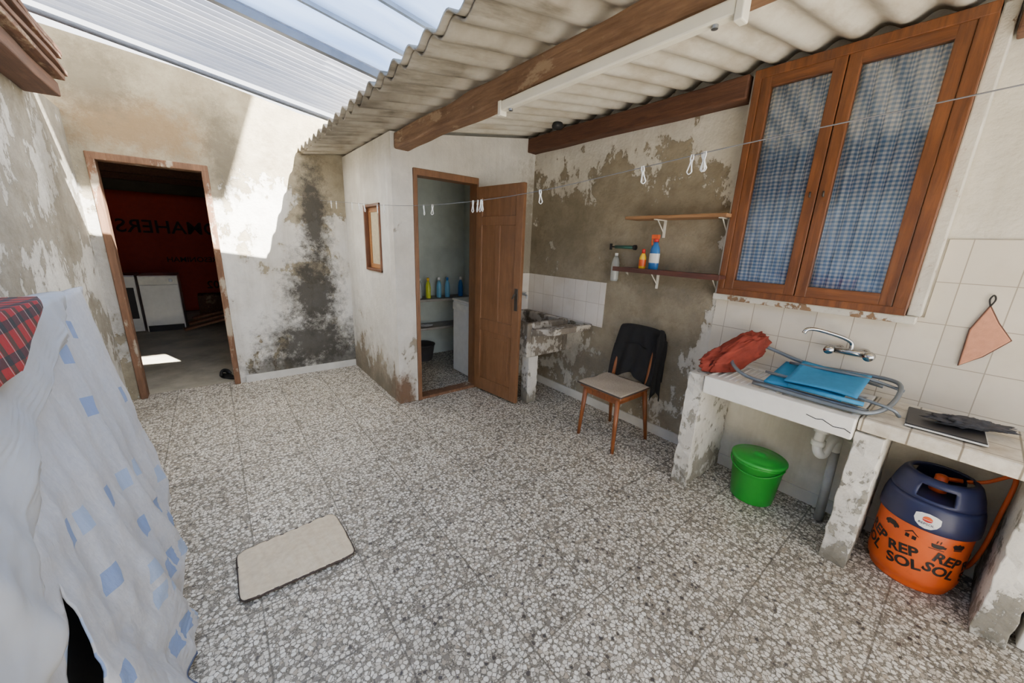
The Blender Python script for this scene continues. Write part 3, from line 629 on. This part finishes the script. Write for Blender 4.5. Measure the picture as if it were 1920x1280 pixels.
bm=bmesh.new();lathe(bm,[(.140,.445),(.06,.46),(.03,.465)],GC,40,False,True);mk('top_plate',bm,nav,parent=gb,smooth=True)
bm=bmesh.new();lathe(bm,[(.03,.46),(.03,.49),(.022,.495),(.022,.54),(.015,.545)],GC,20);tube(bm,[GC+Vector((0,0,.53)),GC+Vector((.03,-.06,.535))],.010,8);mk('valve_regulator',bm,plain('regulator_orange',S(206,84,30),.5),parent=gb,smooth=True)
def wrap(me,z0,x0,R,tilt=0):
    bm=bmesh.new();bm.from_mesh(me)
    if tilt: bm.transform(Matrix.Rotation(tilt,4,'Z'))
    xs=[v.co.x for v in bm.verts];a=min(xs);
    while a<max(xs):
        bmesh.ops.bisect_plane(bm,geom=bm.verts[:]+bm.edges[:]+bm.faces[:],plane_co=(a,0,0),plane_no=(1,0,0));a+=.008
    for v in bm.verts:
        an=(v.co.x+x0)/R; rr=R
        v.co=Vector((GC.x-rr*math.cos(an),GC.y-rr*math.sin(an),v.co.y+z0))
    return bm
def poly2(pl):
    bm=bmesh.new()
    for pts in pl: bm.faces.new([bm.verts.new((a,b,0)) for a,b in pts])
    bmesh.ops.triangulate(bm,faces=bm.faces[:]);me=bpy.data.meshes.new('p');bm.to_mesh(me);bm.free();return me
blk=plain('black_print',S(28,24,24),.5,var=.05,bump=0)
for x0,z0,ti in((-.170,.172,-.26),(-.035,.156,.24),(.100,.172,-.24),(.235,.160,.24)):
    n_=Vector((-math.sin(ti),math.cos(ti)))
    for s,k in(('REP',.031),('SOL',-.031)):
        mk('lettering',wrap(textmesh(s,.066,bold=.035),z0+n_.y*k,x0+n_.x*k,GR+.0015,ti),blk,parent=gb)
car=[[(-.026,0),(.026,0),(.026,.010),(.016,.012),(.010,.022),(-.012,.022),(-.018,.012),(-.026,.010)]]+[[(cx+.0055*math.cos(k),-.001+.0055*math.sin(k)) for k in [i*math.pi/5 for i in range(10)]] for cx in(-.014,.014)]
house=[[(-.022,.018),(0,.038),(.022,.018),(.017,.018),(0,.032),(-.017,.018)],[(-.016,0),(-.004,0),(-.004,.016),(-.016,.016)],[(.004,0),(.016,0),(.016,.016),(.004,.016)]]
cup=[[(-.018,.018),(-.015,.004),(-.008,0),(.008,0),(.015,.004),(.018,.018)],[(-.022,-.006),(.022,-.006),(.022,-.003),(-.022,-.003)],[(-.006,.022),(-.003,.022),(-.001,.034),(-.004,.034)],[(.004,.022),(.007,.022),(.009,.034),(.006,.034)],[(.016,.014),(.026,.014),(.024,.005),(.014,.005)]]
hat=[[(-.014,0),(.014,0),(.014,.004),(-.014,.004)],[(-.013,.006),(.013,.006),(.02,.02),(.014,.028),(.006,.026),(0,.032),(-.006,.026),(-.014,.028),(-.02,.02)]]
for ic,x0,z0 in((car,-.105,.272),(house,-.03,.256),(cup,.055,.256),(hat,.125,.264)):
    mk('printed_icon',wrap(poly2([[(a*1.15,b*1.15) for a,b in q] for q in ic]),z0,x0,GR+.0015),blk,parent=gb)
R5=.1665
sh=[[(-.040,.02),(-.024,.029),(0,.033),(.024,.029),(.040,.02),(.042,-.005),(.034,-.024),(.018,-.038),(0,-.042),(-.018,-.038),(-.034,-.024),(-.042,-.005)]]
mk('shield_label',wrap(poly2(sh),.378,0,R5),wpl,parent=gb)
mk('emblem',wrap(poly2([[(.016*math.cos(k),.006+.016*math.sin(k)) for k in [i*math.pi/10 for i in range(11)]]]),.375,0,R5+.001),org,parent=gb)
mk('emblem',wrap(poly2([[(.016*math.cos(k),.004+.010*math.sin(k)) for k in [math.pi+i*math.pi/10 for i in range(11)]]]),.375,0,R5+.001),redp,parent=gb)
mk('lettering',wrap(textmesh('REPSOL',.015),.359,0,R5+.001),nav,parent=gb)
bm=bmesh.new();tube(bm,[(2.57,-.16,.535),(2.58,-.21,.56),(2.57,-.262,.62),(2.55,-.277,.60),(2.54,-.272,.45),(2.56,-.268,.25),(2.62,-.25,.10),(2.70,-.22,.08)],.008,8,sm=6)
mk('gas_hose',bm,plain('orange_rubber',S(196,84,34),.5),smooth=True,label='orange rubber gas hose curving from the cylinder',cat='hose')
ap=root('stove',(2.56,-.72,0),'white and black cooker standing beyond the narrow pier','stove')
mk('body',B((2.34,2.73,-.95,-.41,.01,.70)),M_enam,parent=ap,bevel=.006);mk('oven_door',B((2.325,2.34,-.93,-.43,.08,.58)),M_dark,parent=ap,bevel=.003)

# ================================================================ LAUNDRY TROUGH
lt=root('laundry_trough',(2.47,2.67,0),'old grey concrete laundry trough with sloping washboard on masonry leg','laundry trough')
M_cem=wall('cement_trough',S(200,193,180),S(136,126,112),[(0,.5),(1,.55),(3,.5)],7,seed=7)
bm=bmesh.new()
box(bm,2.20,2.26,2.50,3.14,.47,.80);box(bm,2.68,2.742,2.50,3.14,.47,.80);box(bm,2.26,2.68,2.50,2.56,.47,.80);box(bm,2.26,2.68,3.08,3.14,.47,.80);box(bm,2.26,2.68,2.56,3.08,.47,.53)
mk('basin',bm,M_cem,parent=lt,bevel=.014)
bm=bmesh.new();prism(bm,[(2.20,.745),(2.50,.680),(2.50,.745),(2.20,.80)],2.24,2.741,'x')
for i in range(7):
    y=2.24+i*.037;box(bm,2.30,2.68,y,y+.018,.790-(y-2.2)*.21,.806-(y-2.2)*.21)
mk('washboard',bm,M_cem,parent=lt,bevel=.005)
mk('leg',rough_box(2.24,2.36,2.51,2.61,0,.468,.003,5),M_under,parent=lt,bevel=.004)
mk('leg',rough_box(2.24,2.36,3.03,3.13,0,.468,.003,6),M_under,parent=lt,bevel=.004)
bm=bmesh.new();tube(bm,[(2.64,3.142,.97),(2.64,3.08,.97),(2.64,3.05,.965),(2.64,3.045,.93)],.010,10,sm=4);box(bm,2.615,2.665,3.085,3.10,.985,.995);tube(bm,[(2.64,3.092,.97),(2.64,3.092,.99)],.007,8)
mk('wall_tap',bm,M_metal,smooth=False,label='small metal tap above the laundry trough',cat='tap')

# ================================================================ CHAIR
ch=root('dining_chair',(2.40,1.61,0),'small wooden chair with tapered legs standing against the peeling wall','chair')
def leg(p0,p1):
    bm=bmesh.new();tube(bm,[p0,p1],.013,12,r1=.020);mk('leg',bm,M_chairw,parent=ch,smooth=True)
leg((2.184,1.45,0),(2.215,1.475,.425));leg((2.21,1.81,0),(2.225,1.785,.425));leg((2.60,1.43,0),(2.555,1.47,.425));leg((2.62,1.80,0),(2.565,1.785,.425))
bm=bmesh.new()
prism(bm,[(2.19,1.44),(2.19,1.82),(2.22,1.83),(2.58,1.805),(2.58,1.455),(2.22,1.43)],.425,.452,'z');mk('seat',bm,M_chairw,parent=ch,bevel=.008)
mk('apron',B((2.22,2.235,1.49,1.77,.375,.425),(2.235,2.55,1.475,1.49,.375,.425),(2.235,2.55,1.77,1.785,.375,.425)),M_chairw,parent=ch,bevel=.002)
for y in(1.47,1.785):
    bm=bmesh.new();tube(bm,[(2.565,y,.44),(2.60,y,.66),(2.645,y,.885)],.016,10,r1=.012,sm=4);mk('back_post',bm,M_chairw,parent=ch,smooth=True)
bm=bmesh.new();grid(bm,2,14,lambda u,v:(2.62+.02*math.sin(v*math.pi)+.025*u,1.45+.355*v,.74+.14*u));mk('backrest',bm,M_chairw,parent=ch,solid=.016,smooth=True)
bm=bmesh.new()
grid(bm,20,20,lambda u,v:(2.172+.385*u,1.425+.405*v,.463+.004*math.sin(u*9)*math.sin(v*8)-.012*max(0,.06-u)*8))
t=NT('beige_quilted_cotton');p=t.pos();x,y,z=t.sep(p);f=t.noise(p,40,5)
bq=t.mix(t.mr(f,.3,.7),S(206,186,154),S(224,206,174));bq=t.mix(t.mr(t.noise(p,6,5),.5,.75,0,.4),bq,S(184,164,134))
ql=t.math('PINGPONG',t.math('ADD',x,t.math('MULTIPLY',y,.12)),.019)
beige=t.pbr(bq,.9,0,t.bump(t.math('ADD',t.math('MULTIPLY',ql,40),t.math('MULTIPLY',f,.3)),.5,.004))
brn=plain('dark_brown_binding',S(66,54,48),.85)
t=NT('beige_quilt_grey');f=t.noise(t.pos(),120,4);padm=t.pbr(t.mix(t.mr(f,.3,.7),S(156,143,126),S(186,172,152)),.9,0,t.bump(f,.4,.003))
sp=root('seat_pad',(2.36,1.63,.453),'thin beige seat pad with dark border on the chair','seat pad')
mk('pad',bm,padm,parent=sp,solid=.012,smooth=True)
bm=bmesh.new();tube(bm,[(2.172,1.425,.460),(2.557,1.425,.463),(2.557,1.83,.463),(2.172,1.83,.460),(2.172,1.425,.460)],.006,6);mk('border',bm,brn,parent=sp)
bm=bmesh.new()
path=[(2.560,.475),(2.575,.55),(2.588,.65),(2.600,.75),(2.61,.84),(2.622,.895),(2.650,.91),(2.672,.89),(2.68,.80),(2.685,.65),(2.688,.50)]
pp=spline([(a,0,b) for a,b in path],4);NP=len(pp)-1
def gf(u,v):
    i=u*NP;k=min(int(i),NP-1);p=pp[k].lerp(pp[k+1],i-k);s=abs(u-.58)/.58
    w=.19+.015*s;y=1.615+(v-.5)*2*w*(1+.05*math.sin(u*9))
    dz=(-.03*math.sin(v*9)*s+.02 if u<.3 else 0)-.020*(abs(v-.5)*2)**3
    return (p.x-.018*s*math.sin(v*20+u*5)*(1 if u<.58 else .2)-.004,y,p.z+dz)
grid(bm,NP*2,40,gf)
blkc=plain('black_cloth',S(24,24,26),.95,var=.3,scale=16,bump=.3)
mk('black_garment',bm,blkc,smooth=True,solid=.005,label='black garment draped over the chair back',cat='garment')
bm=bmesh.new();grid(bm,16,14,lambda u,v:(2.53+.15*v+.008*math.sin(u*8),1.415-.008*math.sin(v*14+u*4)-.01*u,.86-.50*u+.06*math.sin(v*4)))
mk('garment_sleeve',bm,blkc,smooth=True,solid=.005,parent=bpy.data.objects['black_garment'])

# ================================================================ FLOOR MAT
fm=root('quilted_mat',(.14,1.77,0),'beige quilted mat with dark border lying on the floor','mat')
corn=[(-.09,1.61),(.37,1.60),(.352,1.955),(-.088,1.925)]
def matf(u,v):
    a,b=2*u-1,2*v-1;mx=max(abs(a),abs(b))
    if mx>0:
        n=11.0;k=mx/((abs(a)**n+abs(b)**n)**(1/n));a*=k;b*=k
    u2,v2=(a+1)/2,(b+1)/2
    A=Vector(corn[0]).lerp(Vector(corn[1]),u2);Bq=Vector(corn[3]).lerp(Vector(corn[2]),u2);p=A.lerp(Bq,v2)
    z=.010+.014*max(0,mn.noise(Vector((u*3,v*3,1))))+.004*abs(math.sin(u*22+v*3))
    return (p.x,p.y,z)
bm=bmesh.new();grid(bm,66,50,matf);mk('mat_pad',bm,beige,parent=fm,solid=.010,smooth=True)
bm=bmesh.new();tube(bm,[matf(i/20,0) for i in range(21)]+[matf(1,i/20) for i in range(1,21)]+[matf(1-i/20,1) for i in range(1,21)]+[matf(0,1-i/20) for i in range(1,21)],.0055,6);mk('border',bm,brn,parent=fm,smooth=True)

# ================================================================ DRAPED RACK
rk=root('drying_rack',(-.47,1.3,0),'metal frame rack hidden under draped covers','rack')
for y in(.35,1.45,2.05):
    bm=bmesh.new();tube(bm,[(-.32,y,0),(-.47,y,1.20)],.012,8);tube(bm,[(-.64,y,0),(-.47,y,1.20)],.012,8);mk('leg_frame',bm,M_bar,parent=rk,smooth=True)
bm=bmesh.new();tube(bm,[(-.47,.25,1.21),(-.47,2.36,1.21)],.014,8);mk('top_rail',bm,M_bar,parent=rk,smooth=True)
for x in(-.34,-.62):
    bm=bmesh.new();tube(bm,[(x,.35,.12),(x,1.9,.12)],.010,8);mk('lower_rail',bm,M_dark,parent=rk,smooth=True)
cs=root('black_case',(-.49,1.2,.13),'black case standing on the rack rails under the covers','case')
mk('case_body',B((-.58,-.40,.85,1.55,.135,.66)),M_dark,parent=cs,bevel=.03)
bm=bmesh.new();tube(bm,[(-.49,1.10,.66),(-.49,1.11,.70),(-.49,1.29,.70),(-.49,1.30,.66)],.010,8,sm=4);mk('handle',bm,M_dark,parent=cs,smooth=True)
ye=[(.02,1.55),(.09,1.63),(.33,2.08),(.5,2.24),(.65,2.32),(.92,2.34),(1.1,2.40),(1.26,2.46)]
def yend(z):
    for (a,b),(c,d) in zip(ye,ye[1:]):
        if z<=c: return b+(d-b)*max(0,(z-a))/(c-a)
    return ye[-1][1]
def ridged(v): return 1-2*abs(math.sin(v))
def coverbm(off,y0,yef,zl,zr,n=60,ny=220,hole=True,seed=0,amp=1.0,a0=.003,cap=True):
    bm=bmesh.new();rings=[]
    for j in range(ny+1):
        ring=[]
        for side in(-1,1):
            for i in range(n+1):
                s=i/n if side==1 else 1-i/n
                zb=zr if side==1 else zl
                z=1.245+off-(1.245+off-zb)*s
                h=max(0,(1.245+off-z)/1.215)
                ye_=yef(z)
                y=y0+(ye_-y0)*j/ny
                base=-.455 if side==1 else -.485
                prof=(.235*h**.95 if side==1 else -.215*h)
                x=base+prof+side*off
                a=amp*(a0+.022*h)
                ph=y+(.30*h*math.sin(z*1.4+seed)+.06*mn.noise(Vector((y*2,z*2,seed))))
                f=.70*ridged(ph*10+seed)+.35*ridged(ph*23+1+seed*2)+.8*mn.noise(Vector((y*3.5,z*1.5,seed)))
                f+=.6*mn.noise(Vector((y*9+z*6,z*8-y*4,seed+3)))+.3*mn.noise(Vector((y*22+z*10,z*20-y*8,seed+5)))
                f+=.35*ridged(4*(y*.7+z)+2*mn.noise(Vector((y*2,z*2,seed+9))))
                endk=max(0,1-abs(ye_-y)/.10)
                x+=side*a*f-side*endk*.02*(1+h)
                z+=.004*math.sin(y*9+seed)*(1-h)
                if side==-1:x=max(x,-.742)
                ring.append(bm.verts.new((x,y,max(z,.012))))
        rings.append(ring)
    L=len(rings[0])
    for A,Bq in zip(rings,rings[1:]):
        for k in range(L-1):bm.faces.new((A[k],A[k+1],Bq[k+1],Bq[k]))
    E=rings[-1]
    if cap:
        for k in range(n):
            bm.faces.new((E[k],E[k+1],E[L-2-k],E[L-1-k]))
    if hole:
        for k in(.75,.25):
            bmesh.ops.bisect_plane(bm,geom=bm.verts[:]+bm.edges[:]+bm.faces[:],plane_co=(0,1.106,.74),plane_no=(0,1,-k))
        dl=[]
        for f in bm.faces:
            c=f.calc_center_median()
            if c.x>-.45 and c.z<.74:
                d=.74-c.z
                if 1.106-.75*d<c.y<1.106-.25*d: dl.append(f)
        bmesh.ops.delete(bm,geom=dl,context='FACES')
    return bm
mk('draped_cover',coverbm(0,.25,yend,.06,.03),M_cover,smooth=True,solid=.004,label='pale cloth cover with blue squares draped over the rack',cat='cloth cover')
ge=[(.70,1.02),(.80,1.10),(.92,1.22),(1.02,1.42),(1.12,1.78),(1.2,2.02),(1.26,2.12)]
def gend(z):
    for (a,b),(c,d) in zip(ge,ge[1:]):
        if z<=c: return b+(d-b)*max(0,(z-a))/(c-a)
    return ge[-1][1]
mk('grey_sheet',coverbm(.022,.25,gend,.9,.70,34,170,False,4,1.0,.007,False),M_greycloth,smooth=True,solid=.004,label='plain grey sheet hung over the patterned cover',cat='sheet')
def tend(z): return 1.74-3.0*max(0,1.275-z)
mk('tartan_blanket',coverbm(.046,.9,tend,1.05,1.17,14,90,False,2,.4,.003,False),M_tartan,smooth=True,solid=.016,label='red tartan blanket folded over the rack top',cat='blanket')

# ================================================================ CLOTHESLINE
LP=[(.97,4.525,1.87),(1.10,3.62,1.80),(1.175,3.1,1.765),(1.24,2.6,1.745),(1.32,2.05,1.75),(1.39,1.53,1.777),(1.468,.98,1.835),(1.52,.62,1.875),(1.60,.04,1.925),(1.70,-.7,2.0),(1.82,-1.6,2.1)]
bm=bmesh.new();tube(bm,LP,.0019,6,sm=6)
mk('clothesline',bm,plain('grey_cord',S(112,112,114),.7),smooth=True,label='thin sagging clothesline cord across the yard',cat='clothesline')
LS=spline(LP,40)
def at_y(y):
    return min(LS,key=lambda p:abs(p.y-y))
def pegbm():
    bm=bmesh.new()
    for s in(-1,1):
        pts=[(0,s*.004,.006),(0,s*.006,-.012),(0,s*.003,-.03),(0,s*.011,-.068)]
        tube(bm,pts,.0034,6,sm=3)
    tube(bm,[(.006*math.cos(k),.0,-.022+.006*math.sin(k)) for k in [i*math.pi/4 for i in range(9)]],.0018,5)
    tube(bm,[(0,-.011,-.068),(0,0,-.078),(0,.011,-.068)],.0026,6,sm=3)
    bm.transform(Matrix.Scale(.84,4));return bm
pm=plain('white_peg_plastic',S(238,238,232),.4,var=.03,bump=0)
pegys=[4.25,4.12,3.78,3.62,3.52,3.30,3.18,2.60,2.50,2.08,2.04,2.015,1.98,1.53,.985,.80,.755,.745]
p0=mk('clothes_peg',pegbm(),pm,smooth=True,label='white plastic clothes peg on the line',cat='clothes peg',group='white pegs on the clothesline')
base_off=p0.location.copy()
for i,y in enumerate(pegys):
    o=p0 if i==0 else p0.copy()
    if i: COL.objects.link(o)
    q=at_y(y);o.location=q+base_off
    o.rotation_euler=(random.uniform(-.25,.25),0,random.uniform(-.6,.6)+.3)

# ================================================================ BACK ROOM THINGS
dw=root('dishwasher',(-.68,7.9,-.005),'slim white dishwasher standing in the dark back room','dishwasher')
mk('body',B((-.90,-.46,7.66,8.2,.0,.84)),M_enam,parent=dw,bevel=.006);mk('door',B((-.895,-.465,7.64,7.66,.10,.70)),M_enam,parent=dw,bevel=.004);mk('control_panel',B((-.895,-.465,7.635,7.66,.71,.83)),M_white,parent=dw,bevel=.004);mk('plinth',B((-.885,-.475,7.655,7.67,.0,.09)),M_dark,parent=dw);mk('knob',B((-.56,-.52,7.62,7.636,.75,.79)),M_metal,parent=dw,bevel=.004)
sv=root('old_cooker',(-1.15,8.0,-.005),'old white cooker with dark oven door beside the dishwasher','cooker')
mk('body',B((-1.45,-.94,7.75,8.3,0,.82)),M_enam,parent=sv,bevel=.006);mk('oven_door',B((-1.42,-.97,7.73,7.75,.2,.66)),M_dark,parent=sv,bevel=.004);mk('hob',B((-1.45,-.94,7.74,8.3,.82,.84)),M_metal,parent=sv)
bn=root('banner',(-.4,9.37,.0),'dark red tarpaulin banner with mirrored lettering on the rear wall','banner')
bm=bmesh.new();grid(bm,40,20,lambda u,v:(-1.55+2.6*u,9.36+.012*math.sin(u*26),.02+2.1*v));mk('tarpaulin',bm,plain('red_tarpaulin',S(170,52,32),.7,var=.1,bump=.1),parent=bn,smooth=True,solid=.003)
lm=plain('lettering_dark_red',S(46,12,12),.7,bump=0)
def rtext(s,size,x,z,mat):
    me=textmesh(s,size,'CENTER',True);me.transform(Matrix.Translation((x,9.335,z))@Matrix.Rotation(math.pi/2,4,'X'));mk('lettering',me,mat,parent=bn)
rtext('OMAHERS',.31,-.52,1.54,lm);rtext('NIMAH',.13,-.45,.98,lm);rtext('RESO',.13,-.08,.98,lm);rtext('202',.2,.0,.5,lm)
for i in range(3):
    bm=bmesh.new();obox(bm,(-.05+.05*i,7.6+.25*i,.11+.04*i),(.9,.11,.03),Matrix.Rotation(.2,3,'Z')@Matrix.Rotation(-.2,3,'Y'));mk('plank',bm,M_shelfw,label='loose wooden plank piled in the back room',cat='plank',group='planks piled in the back room')
mk('storage_crate',B((-.3,.6,8.7,9.1,0,.38)),M_eave,bevel=.01,label='low dark wooden crate in the back room',cat='crate')

# ================================================================ CLOSET INTERIOR
M_shg=plain('grey_cement_shelf',S(150,146,138),.8,var=.15)
for z in(.80,.44):
    mk('closet_shelf',B((1.40,2.715,4.20,4.498,z-.03,z)),M_shg,bevel=.003,label='shelf board on the rear wall of the closet' if z<.5 else 'grey cement shelf holding detergent bottles',cat='shelf')
wm=root('washing_machine',(2.43,3.5,0),'white washing machine inside the closet','washing machine')
mk('body',B((2.13,2.715,3.28,3.76,.01,.85)),M_enam,parent=wm,bevel=.01);mk('control_panel',B((2.12,2.13,3.29,3.75,.75,.83)),M_white,parent=wm,bevel=.003);mk('lid',B((2.12,2.715,3.275,3.765,.851,.875)),M_white,parent=wm,bevel=.006)
bp=[(.036,0),(.04,.01),(.04,.14),(.03,.19),(.014,.22)];cp=[(.017,.218),(.017,.25),(.012,.255)]
G='detergent bottles on the closet shelf'
for (x,y,m,cm,l) in[(1.98,4.33,clearp,wpl,'clear plastic detergent bottle'),(2.08,4.30,lime,yel,'yellow green detergent bottle'),(2.24,4.32,cyan,wpl,'pale blue softener bottle with white cap'),(2.35,4.30,cyan,blue,'pale blue softener bottle with blue cap'),(2.56,4.32,blue,wpl,'dark blue bleach bottle'),(1.86,4.35,wpl,redp,'white detergent bottle with red cap')]:
    bottle('detergent_bottle',(x,y,.801),bp,m,cm,cp,l,group=G,sy=.75)
mk('folded_rag',blob((2.05,4.30,.456),(.07,.05,.012),Matrix.Identity(3),namp=.35,freq=3,seed=5,flatb=.441),M_greycloth,smooth=True,label='crumpled pale rag on the low closet shelf',cat='rag')
bm=bmesh.new();lathe(bm,[(.12,.001),(.125,.01),(.155,.20),(.162,.20),(.162,.21),(.150,.21),(.12,.02)],(2.0,4.33,0),30);mk('wash_bowl',bm,plain('dark_grey_tub',S(64,62,64),.5),smooth=True,label='dark round plastic tub under the closet shelf',cat='tub')

# ================================================================ LIGHT + CAMERA
w=bpy.data.worlds.new('World');SC.world=w;w.use_nodes=True
nt=w.node_tree;bg=nt.nodes['Background'];bg.inputs[0].default_value=(.97,.98,1.0,1);bg.inputs[1].default_value=4.6
L=bpy.data.lights.new('sun','SUN');L.energy=80.0;L.angle=math.radians(.6);L.color=(1,.97,.92)
lo=bpy.data.objects.new('sun',L);COL.objects.link(lo);lo.location=(2,-3,8);lo.rotation_euler=Vector((-.35,.9,-1)).to_track_quat('-Z','Y').to_euler()
cam=bpy.data.cameras.new('camera');co=bpy.data.objects.new('camera',cam);COL.objects.link(co);SC.camera=co
cam.sensor_width=36;cam.lens=36*693/1920;cam.clip_start=.02
r=Vector((.7843,-.6192,.0396));u=Vector((.1274,.2230,.9665));b=-Vector((.6073,.7529,-.2538))
M=Matrix((( r.x,u.x,b.x),(r.y,u.y,b.y),(r.z,u.z,b.z))).to_4x4();M.translation=Vector((0,0,1.5));co.matrix_world=M
